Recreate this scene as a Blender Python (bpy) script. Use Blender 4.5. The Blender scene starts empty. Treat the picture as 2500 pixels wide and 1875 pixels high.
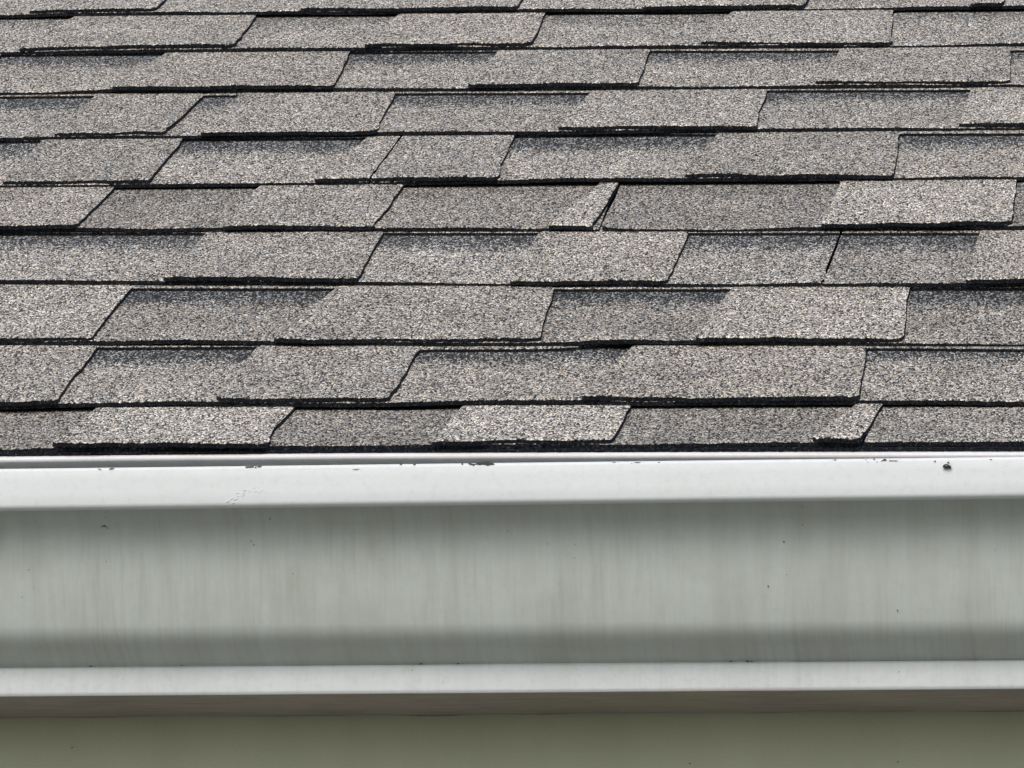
import bpy, bmesh, math, random
import numpy as np
from mathutils import Vector, Matrix

random.seed(7)
rng = np.random.default_rng(7)
scene = bpy.context.scene
COL = scene.collection

# ------------------------------------------------------------------ camera
CAM_LOC = (0.5245, -3.4688, -0.5221)
CAM_DIR = (-0.15424, 0.97386, 0.16677); CAM_UP = (0.00195, -0.16849, 0.9857)
CAM_LENS = 204.85
cd = bpy.data.cameras.new('camera')
cd.sensor_width = 36.0
cd.lens = CAM_LENS
cd.clip_start = 0.05
cd.clip_end = 2000.0
cam = bpy.data.objects.new('camera', cd)
COL.objects.link(cam)
_d = Vector(CAM_DIR).normalized()
_u = Vector(CAM_UP); _u = (_u - _d * _u.dot(_d)).normalized()
_r = _d.cross(_u)
cam.matrix_world = Matrix(((_r.x, _u.x, -_d.x, CAM_LOC[0]),
                           (_r.y, _u.y, -_d.y, CAM_LOC[1]),
                           (_r.z, _u.z, -_d.z, CAM_LOC[2]),
                           (0, 0, 0, 1)))
scene.camera = cam

# ------------------------------------------------------------------ sky, sun, exposure
SUN_ELEV, SUN_AZ = 45.0, -8.0      # degrees; azimuth 0 = from behind the camera, + = from the right
world = bpy.data.worlds.new('World')
scene.world = world
world.use_nodes = True
wn = world.node_tree.nodes; wl = world.node_tree.links
bg = wn['Background']
sky = wn.new('ShaderNodeTexSky')
sky.sky_type = 'NISHITA'
sky.sun_disc = False
sky.sun_elevation = math.radians(SUN_ELEV)
sky.sun_rotation = math.radians(180 - SUN_AZ)
sky.air_density = 1.0
sky.dust_density = 3.6
sky.ozone_density = 1.0
wl.new(sky.outputs['Color'], bg.inputs['Color'])
bg.inputs['Strength'].default_value = 0.15
sd = bpy.data.lights.new('sun', 'SUN')
sd.energy = 1.35
sd.angle = math.radians(32)
sd.color = (1.0, 0.988, 0.97)
sun = bpy.data.objects.new('sun', sd)
COL.objects.link(sun)
_e, _a = math.radians(SUN_ELEV), math.radians(SUN_AZ)
_to = Vector((math.sin(_a) * math.cos(_e), -math.cos(_a) * math.cos(_e), math.sin(_e)))
sun.rotation_euler = _to.to_track_quat('Z', 'Y').to_euler()
scene.view_settings.view_transform = 'Standard'
scene.view_settings.look = 'None'
scene.view_settings.gamma = 1.0
scene.view_settings.exposure = -0.10
scene.render.engine = 'CYCLES'
scene.cycles.use_denoising = True
scene.cycles.denoiser = 'OPENIMAGEDENOISE'
scene.cycles.denoising_input_passes = 'RGB_ALBEDO_NORMAL'
scene.cycles.max_bounces = 8
scene.cycles.diffuse_bounces = 5

# ------------------------------------------------------------------ traced sizes, millimetres on the real surfaces
EAVE = (0.0, -0.045, 0.0278); PITCH = 25.5
COURSES = [
  # course 0
  dict(v=-0.19, slope=0.0203, lift=[(-331.31, -0.44, 0.0), (-299.64, 0.39, 0.0), (-166.28, 0.07, 0.0), (-116.65, -0.14, 0.0), (-65.35, 0.33, 0.0), (44.65, -0.23, 0.0), (88.62, -0.16, 0.0), (194.67, 0.34, 0.0), (290.68, -0.17, 0.0)],
   tabs=[(-297.75, 0.044, -166.44, -0.007, -3.0, -3.0), (-64.57, 0.035, 44.33, -0.01, -0.99, 0.4), (165.55, 0.17, 194.78, 0.021, -1.3, -3.0)],
   lips=None, joints=[(194.59, 0.009)]),
  # course 1
  dict(v=93.94, slope=0.0114, lift=[(-353.69, -0.6, -1.98), (-316.4, -0.02, 0.0), (-216.76, 0.56, 0.0), (-133.53, -0.1, 0.0), (-63.37, 0.87, 0.0), (11.25, 1.03, 0.0), (77.48, -0.32, 0.0), (184.65, -0.06, 0.0), (284.95, -0.6, -0.71)],
   tabs=[(-440.13, 0.056, -317.56, -0.054, -3.0, -3.0), (-215.43, -0.023, -107.31, -0.028, -1.24, 0.4), (12.46, 0.098, 184.25, -0.059, -0.18, -1.41)],
   lips=[(-403.02, 145.75), (-325.52, 144.89), (-218.93, 144.41), (-110.7, 133.55), (-37.58, 132.8), (26.59, 144.82), (176.66, 129.51), (289.62, 124.42)], joints=[]),
  # course 2
  dict(v=232.15, slope=-0.0175, lift=[(-389.56, -0.59, 0.0), (-326.59, -0.22, 0.0), (-275.15, 0.95, 0.0), (-208.96, 0.24, 0.0), (-158.57, -0.49, 0.0), (-111.31, -0.6, -1.29), (-33.47, -0.6, -0.82), (26.19, 1.95, 0.0), (60.4, 1.2, 0.0), (199.47, -0.44, 0.0), (276.61, -0.6, -0.9)],
   tabs=[(-481.22, 0.023, -327.6, -0.05, 0.4, 0.4), (-207.18, 0.09, -33.91, -0.082, -3.0, 0.4), (68.85, 0.037, 198.88, -0.048, -3.0, -0.09)],
   lips=[(-439.26, 145.57), (-334.88, 145.56), (-194.74, 145.55), (-45.45, 143.06), (73.92, 143.06), (191.73, 146.74), (280.34, 146.72)], joints=[]),
  # course 3
  dict(v=380.6, slope=-0.0286, lift=[(-426.92, 0.35, 0.0), (-313.08, 0.64, 0.0), (-185.6, -0.14, 0.0), (-75.43, -0.6, -0.28), (30.63, -0.6, -1.3), (77.68, -0.6, -0.8), (131.61, 0.71, 0.0), (135.29, -0.38, 0.0), (228.53, 0.15, 0.0), (266.79, 1.08, 0.0)],
   tabs=[(-311.47, -0.009, -180.54, -0.034, -3.0, -1.75), (-75.29, -0.003, 31.57, -0.034, -2.9, -2.27), (229.23, -0.014, 347.46, -0.024, -0.93, -3.0)],
   lips=[(-475.81, 142.87), (-313.61, 143.71), (-185.48, 144.37), (-75.96, 144.94), (26.55, 145.47), (131.53, 146.01), (226.88, 146.51), (271.47, 146.74)], joints=[(133.55, -0.009)]),
  # course 4
  dict(v=528.82, slope=-0.0144, lift=[(-460.48, -0.01, 0.0), (-404.47, 0.72, 0.0), (-300.39, 0.45, 0.0), (-211.14, -0.6, -0.18), (-191.26, 0.31, 0.0), (-71.58, 0.01, 0.0), (-30.38, -0.6, -2.0), (25.67, -0.6, -2.0), (119.07, 0.08, 0.0), (256.95, 1.28, 0.0)],
   tabs=[(-545.89, 0.006, -403.88, -0.028, -1.84, -1.54), (-299.03, -0.013, -192.29, -0.016, -3.0, -2.1), (-69.58, 0.103, -39.31, -0.009, -2.95, -3.0), (120.15, -0.022, 249.59, -0.044, -3.0, -1.45)],
   lips=None, joints=[(-34.53, -0.039)]),
  # course 5
  dict(v=669.38, slope=0.0068, lift=[(-491.15, -0.36, 0.0), (-380.97, -0.15, 0.0), (-301.51, 0.03, 0.0), (-235.75, 0.03, 0.0), (-129.42, 0.55, 0.0), (7.79, 0.77, 0.0), (155.61, -0.59, 0.0), (247.97, -0.26, 0.0)],
   tabs=[(-489.21, -0.042, -381.21, -0.052, 0.4, 0.4), (-260.51, 0.075, -220.39, -0.022, -1.7, 0.4), (-218.96, -0.025, -127.56, -0.073, 0.4, -2.25), (7.23, 0.038, 156.16, -0.058, 0.4, -3.0)],
   lips=[(-543.6, 152.47), (-496.25, 151.62), (-388.86, 152.38), (-250.12, 149.92), (-139.81, 151.99), (-63.74, 154.24), (12.73, 150.25), (147.7, 144.74), (253.68, 140.73)], joints=[(-219.55, -0.031)]),
  # course 6
  dict(v=820.33, slope=0.0057, lift=[(-526.95, -0.47, 0.0), (-398.84, 0.11, 0.0), (-262.06, -0.6, -0.17), (-242.77, 0.4, 0.0), (-106.54, 0.56, 0.0), (-10.4, 0.8, 0.0), (42.9, 0.26, 0.0), (192.08, -0.5, 0.0), (238.36, -0.52, 0.0)],
   tabs=[(-485.67, -0.019, -401.58, -0.001, 0.4, 0.4), (-373.88, 0.01, -241.44, -0.076, -3.0, -2.69), (-106.46, 0.042, 42.02, -0.057, 0.4, -1.94), (191.82, -0.019, 315.57, -0.013, 0.4, 0.4)],
   lips=[(-579.75, 151.13), (-488.42, 149.22), (-371.73, 145.81), (-251.85, 145.52), (-100.69, 140.02), (34.28, 140.4), (188.9, 134.58), (244.99, 132.92)], joints=[]),
  # course 7
  dict(v=964.02, slope=-0.0157, lift=[(-563.33, -0.6, -1.67), (-488.52, -0.49, 0.0), (-476.37, 0.39, 0.0), (-300.79, 0.56, -0.0), (-195.59, 0.52, 0.0), (-64.28, 0.78, 0.0), (-27.38, 0.07, 0.0), (71.64, 0.54, -0.0), (219.89, -0.45, 0.0), (229.58, -0.6, -1.55)],
   tabs=[(-474.6, 0.074, -299.47, -0.091, -3.0, -3.0), (-194.67, 0.011, -63.6, -0.065, -2.42, -1.54), (71.72, 0.045, 219.18, -0.063, 0.4, 0.4)],
   lips=[(-615.58, 143.24), (-464.59, 144.37), (-311.51, 143.56), (-195.15, 142.39), (-71.76, 139.13), (77.09, 134.81), (211.44, 129.32), (236.84, 128.31)], joints=[]),
  # course 8
  dict(v=1106.68, slope=-0.0166, lift=[(-597.62, -0.6, -0.96), (-580.99, -0.6, -0.0), (-406.13, 0.76, 0.0), (-315.44, 1.07, 0.0), (-166.6, 0.47, 0.0), (-44.58, 0.06, 0.0), (116.24, -0.6, -1.69), (220.14, 0.02, 0.0)],
   tabs=[(-583.21, 0.093, -405.68, -0.08, 0.4, 0.4), (-300.4, 0.026, -167.49, -0.064, -0.47, 0.4), (-32.35, 0.057, 115.99, -0.066, 0.4, -3.0)],
   lips=None, joints=[]),
  # course 9
  dict(v=1245.85, slope=-0.0191, lift=[(-631.46, -0.55, 0.0), (-493.32, 0.74, 0.0), (-339.4, -0.12, 0.0), (-201.23, 0.47, 0.0), (-61.18, -0.31, 0.0), (36.61, -0.42, 0.0), (107.6, -0.32, 0.0), (211.08, 0.5, 0.0)],
   tabs=[(-607.9, 0.05, -499.48, -0.031, -0.1, 0.4), (-377.82, 0.051, -200.3, -0.029, 0.4, -3.0), (-97.09, 0.049, 35.16, -0.03, -3.0, -0.04), (168.85, 0.049, 196.01, -0.029, -3.0, -2.58)],
   lips=None, joints=[]),
]
GUTTER = [('lip_top', -150.0, 0.0, 0.01212), ('lip_bot', -150.0, -22.36, 0.01352), ('shelf', -138.5, -23.21, 0.01384), ('f1252', -136.51, -24.12, 0.01388), ('f1258', -134.28, -25.24, 0.01393), ('f1265', -131.86, -26.58, 0.01398), ('f1272', -129.63, -27.95, 0.01403), ('f1279', -127.57, -29.35, 0.01409), ('f1286', -125.66, -30.77, 0.01414), ('f1293', -124.16, -32.25, 0.0142), ('f1300', -123.05, -33.8, 0.01425), ('f1307', -122.2, -35.38, 0.01431), ('f1315', -121.5, -37.24, 0.01433), ('f1324', -121.04, -39.42, 0.01424), ('f1336', -120.46, -42.33, 0.01412), ('f1355', -119.52, -46.93, 0.01393), ('f1380', -118.23, -52.98, 0.01368), ('f1410', -116.56, -60.22, 0.01338), ('f1440', -114.64, -67.44, 0.01308), ('f1470', -112.47, -74.62, 0.01278), ('f1500', -110.03, -81.77, 0.01248), ('f1515', -108.72, -85.33, 0.01233), ('f1526', -107.7, -87.94, 0.01222), ('f1535', -106.79, -90.06, 0.01213), ('f1543', -105.76, -91.9, 0.01211), ('f1550', -104.71, -93.47, 0.01219), ('f1557', -103.46, -95.0, 0.01226), ('f1564', -101.95, -96.51, 0.01234), ('f1571', -100.15, -97.98, 0.01241), ('f1579', -97.73, -99.62, 0.0125), ('f1588', -94.57, -101.4, 0.0126), ('f1600', -89.92, -103.74, 0.01273), ('f1615', -83.93, -106.64, 0.01289), ('roll3', -77.77, -109.54, 0.01305), ('ledge', -80.27, -111.31, 0.01311), ('strip_bot', -80.27, -126.68, 0.01379), ('pan_back', -3.0, -130.95, 0.01358)]
DRIP = [(-331.24, 18.9), (-229.72, 20.33), (-116.43, 21.53), (-16.53, 22.18), (88.77, 22.85), (290.76, 23.65)]
CHIPS = [[(-25.91, -0.17), (-24.2, -0.44), (-22.33, -0.9), (-20.81, -0.37), (-19.13, 0.14), (-16.83, 0.14), (-14.54, 0.48), (-12.91, 0.34), (-11.61, -0.1), (-10.14, -0.9), (-11.68, -1.43), (-13.03, -1.45), (-14.16, -2.08), (-15.75, -1.43), (-17.45, -1.09), (-19.09, -1.55), (-20.6, -1.02), (-21.89, -1.02), (-22.6, -2.4), (-23.09, -1.55), (-24.67, -1.29), (-25.9, -0.49)], [(-29.79, -0.25), (-28.94, -0.25), (-29.03, -1.21), (-29.88, -1.21)], [(-158.77, -2.46), (-157.55, -2.26), (-153.39, -2.11), (-153.62, -2.55), (-156.31, -2.75), (-157.78, -2.84)], [(-153.26, -2.33), (-152.38, -2.94), (-152.42, -1.72), (-151.92, -1.84), (-152.12, -3.48)], [(-151.42, -2.21), (-149.47, -1.97), (-148.5, -1.6), (-149.7, -2.5), (-151.16, -2.6)], [(-240.48, -3.82), (-239.02, -3.21), (-237.29, -3.35), (-239.0, -3.74)], [(-247.17, -3.45), (-245.93, -3.65), (-244.92, -4.31), (-246.17, -3.94)], [(71.61, -0.11), (73.53, 0.3), (75.93, 0.2), (74.26, -0.28)], [(70.18, -0.47), (70.65, -0.28), (70.79, -0.96)], [(85.53, 0.25), (87.21, 0.4), (86.5, -0.13)], [(59.1, 0.15), (61.02, 0.34), (60.31, 0.01)], [(-58.66, -1.1), (-56.97, -0.73), (-57.44, -1.36)], [(-66.7, -0.98), (-65.0, -0.83), (-65.47, -1.27)], [(-94.62, -4.14), (-90.24, -3.78), (-92.18, -4.38)], [(215.56, 0.86), (216.98, 1.58), (217.44, 2.3), (218.87, 2.06), (218.17, 1.46), (219.36, 1.08), (217.46, 1.22)], [(220.3, 1.34), (225.28, 1.27), (225.29, 0.84), (222.68, 1.03), (220.54, 0.98)], [(207.74, 0.79), (208.7, 0.02), (208.21, 0.5)], [(213.2, 0.6), (213.79, 0.7), (213.68, 0.17)], [(211.04, 2.18), (212.46, 2.23), (212.23, 1.99)], [(206.77, 2.06), (207.24, 2.06), (207.25, 1.7)], [(246.36, 0.51), (247.06, 1.23), (247.54, 1.18), (247.19, 0.36)], [(253.93, 0.63), (254.4, 0.27), (254.8, 0.6), (255.54, -0.21), (254.34, -0.45)], [(278.34, 2.28), (278.94, 1.85), (279.88, 2.18), (279.06, 1.51)], [(188.24, 1.75), (189.9, 1.89), (189.67, 1.61)]]
BUG = (253.97, -3.08)
FACE_SPECKS = [(-246.39, -30.29, 1.5), (-147.08, -30.61, 2.2), (-159.55, -42.89, 1.6), (-157.99, -45.09, 2.2), (-247.24, -54.89, 1.7), (-134.52, -61.42, 1.4), (-294.48, -59.7, 1.6), (-20.83, -37.95, 1), (-18.83, -39.65, 1.3), (17.84, -43.95, 2), (33.9, -44.15, 1.6), (33.59, -51.92, 1.5), (-6.22, -36.46, 1.6), (-80.64, -53.45, 1.5), (57.42, -31.72, 1.1), (77.75, -18.32, 2.2), (156.87, -42.41, 2.6), (155.75, -47.01, 1.2), (168.01, -32.73, 1.6), (168.83, -23.78, 1.5), (158.38, -60.99, 1.4), (147.44, -67.54, 2.2), (192.9, -28.58, 1.2), (222.8, -80.96, 2.2), (279.76, -46.7, 1.3), (-291.57, -70.27, 1.3), (-299.1, -75.7, 1.3), (23.96, -66.75, 1.3)]
HUSK = (-247.78, -34.66)
STRIP_SPECKS = [(-67.78, -114.08, 1.6), (-49.09, -121.55, 1), (221.6, -113.4, 1.8), (-243.38, -120.74, 1), (30.72, -113.03, 1)]
PAN_SPECKS = [(1452, 1707), (1424, 1731)]
FASCIA_SPECKS = [(-291.84, -153.26), (214.39, -157.97), (89.01, -159.97)]
SCUFF = [(-168.38, -23.88), (-166.95, -22.66), (-165.5, -21.93), (-164.49, -22.66), (-163.07, -21.2), (-161.65, -19.74), (-160.69, -19.01), (-159.23, -18.52), (-158.3, -17.06), (-156.37, -16.09), (-154.63, -16.81), (-152.95, -15.84), (-150.94, -17.3), (-149.02, -16.08), (-157.79, -17.55), (-160.17, -19.98), (-165.94, -23.39), (-150.43, -18.03)]

T = 0.0027            # thickness of one shingle layer
X0, X1 = -0.96, 0.76  # built stretch of the eave
PI = math.pi
_p = math.radians(PITCH)
UPV = Vector((0, math.cos(_p), math.sin(_p)))
NRM = Vector((0, -math.sin(_p), math.cos(_p)))
EAVE_V = Vector(EAVE)

# ------------------------------------------------------------------ materials
def new_mat(name):
    m = bpy.data.materials.new(name)
    m.use_nodes = True
    nt = m.node_tree
    return m, nt, nt.nodes, nt.links, nt.nodes['Principled BSDF']

def math_node(nt, op, a=None, b=None, c=None, clamp=False):
    n = nt.nodes.new('ShaderNodeMath'); n.operation = op; n.use_clamp = clamp
    for k, v in enumerate((a, b, c)):
        if v is None: continue
        if isinstance(v, (int, float)): n.inputs[k].default_value = v
        else: nt.links.new(v, n.inputs[k])
    return n.outputs[0]

def mix_col(nt, fac, a, b, mode='MIX'):
    n = nt.nodes.new('ShaderNodeMix'); n.data_type = 'RGBA'; n.blend_type = mode
    for sock, v in ((n.inputs[0], fac), (n.inputs[6], a), (n.inputs[7], b)):
        if isinstance(v, (int, float)): sock.default_value = v
        elif isinstance(v, tuple): sock.default_value = v + (1.0,) if len(v) == 3 else v
        else: nt.links.new(v, sock)
    return n.outputs[2]

def ramp(nt, fac, stops, interp='LINEAR'):
    n = nt.nodes.new('ShaderNodeValToRGB'); n.color_ramp.interpolation = interp
    el = n.color_ramp.elements
    while len(el) > 1: el.remove(el[-1])
    for i, (p, c) in enumerate(stops):
        e = el[0] if i == 0 else el.new(p)
        e.position = p
        e.color = (c, c, c, 1) if isinstance(c, float) else c + (1.0,)
    nt.links.new(fac, n.inputs[0])
    return n.outputs[0]

def noise(nt, vec, scale, detail=2.0, rough=0.5, dim='3D'):
    n = nt.nodes.new('ShaderNodeTexNoise'); n.noise_dimensions = dim
    n.inputs['Scale'].default_value = scale
    n.inputs['Detail'].default_value = detail
    n.inputs['Roughness'].default_value = rough
    nt.links.new(vec, n.inputs['Vector'])
    return n.outputs[0]

def scaled(nt, vec, sx, sy, sz):
    n = nt.nodes.new('ShaderNodeVectorMath'); n.operation = 'MULTIPLY'
    nt.links.new(vec, n.inputs[0]); n.inputs[1].default_value = (sx, sy, sz)
    return n.outputs[0]

def voronoi(nt, vec, scale):
    n = nt.nodes.new('ShaderNodeTexVoronoi'); n.voronoi_dimensions = '2D'
    n.inputs['Scale'].default_value = scale
    n.inputs['Randomness'].default_value = 1.0
    nt.links.new(vec, n.inputs['Vector'])
    return n

def granule_material():
    """Mineral granules pressed into asphalt.  UV = metres along the course and up the shingle.
    Object colour: r = tone of the granule blend (shade put in on cut-out lips), g = warmth, b = how much of the factory-made
    dark blue-black granule stripe the lower layer of this shingle carries."""
    m, nt, N, L, b = new_mat('mineral_granules')
    uv = N.new('ShaderNodeUVMap'); uv.uv_map = 'UVMap'
    oi = N.new('ShaderNodeObjectInfo')
    off = math_node(nt, 'MULTIPLY', oi.outputs['Random'], 41.0)
    cx = N.new('ShaderNodeCombineXYZ'); L.new(off, cx.inputs[0]); L.new(off, cx.inputs[1])
    add = N.new('ShaderNodeVectorMath'); add.operation = 'ADD'
    L.new(uv.outputs[0], add.inputs[0]); L.new(cx.outputs[0], add.inputs[1])
    vec = add.outputs[0]
    gv = scaled(nt, vec, 1.0, 0.48, 1.0)
    v1 = voronoi(nt, gv, 930.0)
    v2 = voronoi(nt, gv, 400.0)
    sc = N.new('ShaderNodeSeparateColor'); L.new(v1.outputs['Color'], sc.inputs[0])
    sc2 = N.new('ShaderNodeSeparateColor'); L.new(v2.outputs['Color'], sc2.inputs[0])
    oc = N.new('ShaderNodeSeparateColor'); L.new(oi.outputs['Color'], oc.inputs[0])
    blotch = noise(nt, vec, 22.0, 3.0, 0.6)
    # per-granule random value, pushed a little by blotches of the blend
    r0 = math_node(nt, 'ADD', sc.outputs[0], math_node(nt, 'MULTIPLY', math_node(nt, 'SUBTRACT', blotch, 0.5), 0.35))
    alb = ramp(nt, r0, [(0.0, 0.030), (0.14, 0.080), (0.32, 0.215), (0.55, 0.350), (0.78, 0.465), (0.91, 0.61), (1.0, 0.87)])
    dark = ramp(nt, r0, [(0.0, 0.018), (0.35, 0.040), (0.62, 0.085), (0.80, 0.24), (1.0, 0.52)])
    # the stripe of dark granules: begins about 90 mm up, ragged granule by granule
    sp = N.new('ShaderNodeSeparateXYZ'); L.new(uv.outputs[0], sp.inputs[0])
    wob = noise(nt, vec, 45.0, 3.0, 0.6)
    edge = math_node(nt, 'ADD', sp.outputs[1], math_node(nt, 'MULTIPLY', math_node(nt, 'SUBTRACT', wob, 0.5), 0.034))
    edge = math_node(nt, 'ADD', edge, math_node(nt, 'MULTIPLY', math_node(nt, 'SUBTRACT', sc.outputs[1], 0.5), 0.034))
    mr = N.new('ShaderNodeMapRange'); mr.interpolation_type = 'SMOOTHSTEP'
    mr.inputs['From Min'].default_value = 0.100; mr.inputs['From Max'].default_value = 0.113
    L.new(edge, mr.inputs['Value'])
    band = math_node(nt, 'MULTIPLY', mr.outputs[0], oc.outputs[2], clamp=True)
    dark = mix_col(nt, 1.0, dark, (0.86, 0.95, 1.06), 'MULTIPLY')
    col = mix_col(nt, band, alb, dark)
    # tint of each granule: warm tan, cool grey, a rare pink or ochre
    tint = ramp(nt, sc.outputs[2], [(0.0, (0.88, 0.95, 1.0)), (0.22, (0.96, 0.985, 1.0)), (0.45, (1.0, 0.985, 0.955)),
                                    (0.75, (1.0, 0.965, 0.91)), (0.90, (1.0, 0.93, 0.87)), (1.0, (1.0, 0.92, 0.72))])
    col = mix_col(nt, 1.0, col, tint, 'MULTIPLY')
    wcol = mix_col(nt, oc.outputs[1], (1.035, 1.0, 0.94), (1.068, 1.0, 0.895))
    col = mix_col(nt, 1.0, col, wcol, 'MULTIPLY')
    wash = noise(nt, vec, 7.0, 4.0, 0.6)          # weathering: washed and stained patches
    tone = math_node(nt, 'MULTIPLY', oc.outputs[0], math_node(nt, 'ADD', 1.98, math_node(nt, 'MULTIPLY', wash, 0.78)))
    tc = N.new('ShaderNodeCombineColor')
    for k in range(3): L.new(tone, tc.inputs[k])
    col = mix_col(nt, 1.0, col, tc.outputs[0], 'MULTIPLY')
    # asphalt between the granules
    gap = N.new('ShaderNodeMapRange'); gap.inputs['From Min'].default_value = 0.50; gap.inputs['From Max'].default_value = 0.72
    L.new(v1.outputs['Distance'], gap.inputs['Value'])
    col = mix_col(nt, math_node(nt, 'MULTIPLY', gap.outputs[0], 0.85), col, (0.012, 0.012, 0.014))
    L.new(col, b.inputs['Base Color'])
    b.inputs['Roughness'].default_value = 0.82
    b.inputs['Specular IOR Level'].default_value = 0.28
    h = math_node(nt, 'ADD', math_node(nt, 'MULTIPLY', v1.outputs['Distance'], -1.0),
                  math_node(nt, 'MULTIPLY', sc2.outputs[0], 0.45))
    h = math_node(nt, 'ADD', h, math_node(nt, 'MULTIPLY', sc.outputs[1], 0.5))
    bp = N.new('ShaderNodeBump'); bp.inputs['Strength'].default_value = 0.75; bp.inputs['Distance'].default_value = 0.0010
    L.new(h, bp.inputs['Height']); L.new(bp.outputs[0], b.inputs['Normal'])
    return m

def asphalt_edge_material():
    m, nt, N, L, b = new_mat('cut_asphalt_edge')
    tc = N.new('ShaderNodeTexCoord')
    n = noise(nt, scaled(nt, tc.outputs['Object'], 1.0, 1.0, 1.0), 700.0, 2.0, 0.6)
    col = ramp(nt, n, [(0.0, (0.005, 0.006, 0.009)), (0.50, (0.010, 0.012, 0.016)), (0.64, (0.032, 0.035, 0.042)), (0.78, (0.13, 0.13, 0.13))])
    L.new(col, b.inputs['Base Color'])
    b.inputs['Roughness'].default_value = 0.9
    b.inputs['Specular IOR Level'].default_value = 0.15
    return m

def enamel_material(name, base, dirt, dirt_amt, streak=0.0, green=0.0, rough=0.42, hstreak=0.0):
    """Baked white enamel on aluminium with rain streaks, film dirt and a few algae patches."""
    m, nt, N, L, b = new_mat(name)
    tc = N.new('ShaderNodeTexCoord'); P = tc.outputs['Object']
    film = noise(nt, scaled(nt, P, 9, 9, 20), 1.0, 5.0, 0.62)
    film = ramp(nt, film, [(0.35, 0.0), (0.75, 1.0)])
    fac = math_node(nt, 'MULTIPLY', film, dirt_amt)
    if streak:
        s1 = noise(nt, scaled(nt, P, 70, 0, 9), 1.0, 5.0, 0.68)
        s2 = noise(nt, scaled(nt, P, 330, 0, 26), 1.0, 3.0, 0.6)
        s2 = math_node(nt, 'MULTIPLY', s2, math_node(nt, 'ADD', 0.55, math_node(nt, 'MULTIPLY', noise(nt, scaled(nt, P, 11, 0, 16), 1.0, 2.0, 0.5), 0.8)))
        st = math_node(nt, 'ADD', ramp(nt, s1, [(0.42, 0.0), (0.72, 1.0)]), math_node(nt, 'MULTIPLY', ramp(nt, s2, [(0.46, 0.0), (0.74, 1.0)]), 0.7))
        fac = math_node(nt, 'ADD', fac, math_node(nt, 'MULTIPLY', st, streak), clamp=True)
    if hstreak:
        s3 = noise(nt, scaled(nt, P, 22, 260, 500), 1.0, 5.0, 0.7)
        fac = math_node(nt, 'ADD', fac, math_node(nt, 'MULTIPLY', ramp(nt, s3, [(0.35, 0.0), (0.7, 1.0)]), hstreak), clamp=True)
    col = mix_col(nt, fac, base, dirt)
    if green:
        g = noise(nt, scaled(nt, P, 14, 14, 30), 1.0, 3.0, 0.6)
        g = math_node(nt, 'MULTIPLY', ramp(nt, g, [(0.52, 0.0), (0.72, 1.0)]), green)
        col = mix_col(nt, g, col, (0.33, 0.33, 0.20))
    mot = noise(nt, P, 210.0, 4.0, 0.7)           # chalky mottling of old enamel
    col = mix_col(nt, math_node(nt, 'MULTIPLY', ramp(nt, mot, [(0.50, 0.0), (0.72, 1.0)]), 0.20), col, (0.42, 0.43, 0.42))
    fine = noise(nt, P, 1100.0, 2.0, 0.7)
    speck = ramp(nt, fine, [(0.70, 0.0), (0.80, 1.0)])
    col = mix_col(nt, math_node(nt, 'MULTIPLY', speck, 0.35), col, (0.18, 0.18, 0.17))
    L.new(col, b.inputs['Base Color'])
    b.inputs['Roughness'].default_value = rough
    b.inputs['Specular IOR Level'].default_value = 0.4
    bp = N.new('ShaderNodeBump'); bp.inputs['Strength'].default_value = 0.06; bp.inputs['Distance'].default_value = 0.001
    L.new(noise(nt, P, 900.0, 2.0, 0.6), bp.inputs['Height']); L.new(bp.outputs[0], b.inputs['Normal'])
    return m

def paint_material(name, c1, c2, scale=14.0, rough=0.6, vert=True):
    m, nt, N, L, b = new_mat(name)
    tc = N.new('ShaderNodeTexCoord'); P = tc.outputs['Object']
    a = noise(nt, scaled(nt, P, 1.0, 1.0, 0.25 if vert else 1.0), scale, 5.0, 0.65)
    f = noise(nt, P, 850.0, 2.0, 0.6)
    col = mix_col(nt, ramp(nt, a, [(0.3, 0.0), (0.7, 1.0)]), c1, c2)
    col = mix_col(nt, math_node(nt, 'MULTIPLY', ramp(nt, f, [(0.55, 0.0), (0.75, 1.0)]), 0.16), col, (0.02, 0.02, 0.018))
    L.new(col, b.inputs['Base Color'])
    b.inputs['Roughness'].default_value = rough
    b.inputs['Specular IOR Level'].default_value = 0.3
    bp = N.new('ShaderNodeBump'); bp.inputs['Strength'].default_value = 0.15; bp.inputs['Distance'].default_value = 0.0008
    L.new(f, bp.inputs['Height']); L.new(bp.outputs[0], b.inputs['Normal'])
    return m

def plain_material(name, c, rough=0.7, spec=0.3, var=0.35, scale=900.0):
    m, nt, N, L, b = new_mat(name)
    tc = N.new('ShaderNodeTexCoord')
    f = noise(nt, tc.outputs['Object'], scale, 3.0, 0.6)
    col = mix_col(nt, f, tuple(x * (1 - var) for x in c), tuple(min(1, x * (1 + var)) for x in c))
    L.new(col, b.inputs['Base Color'])
    b.inputs['Roughness'].default_value = rough
    b.inputs['Specular IOR Level'].default_value = spec
    return m

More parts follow.
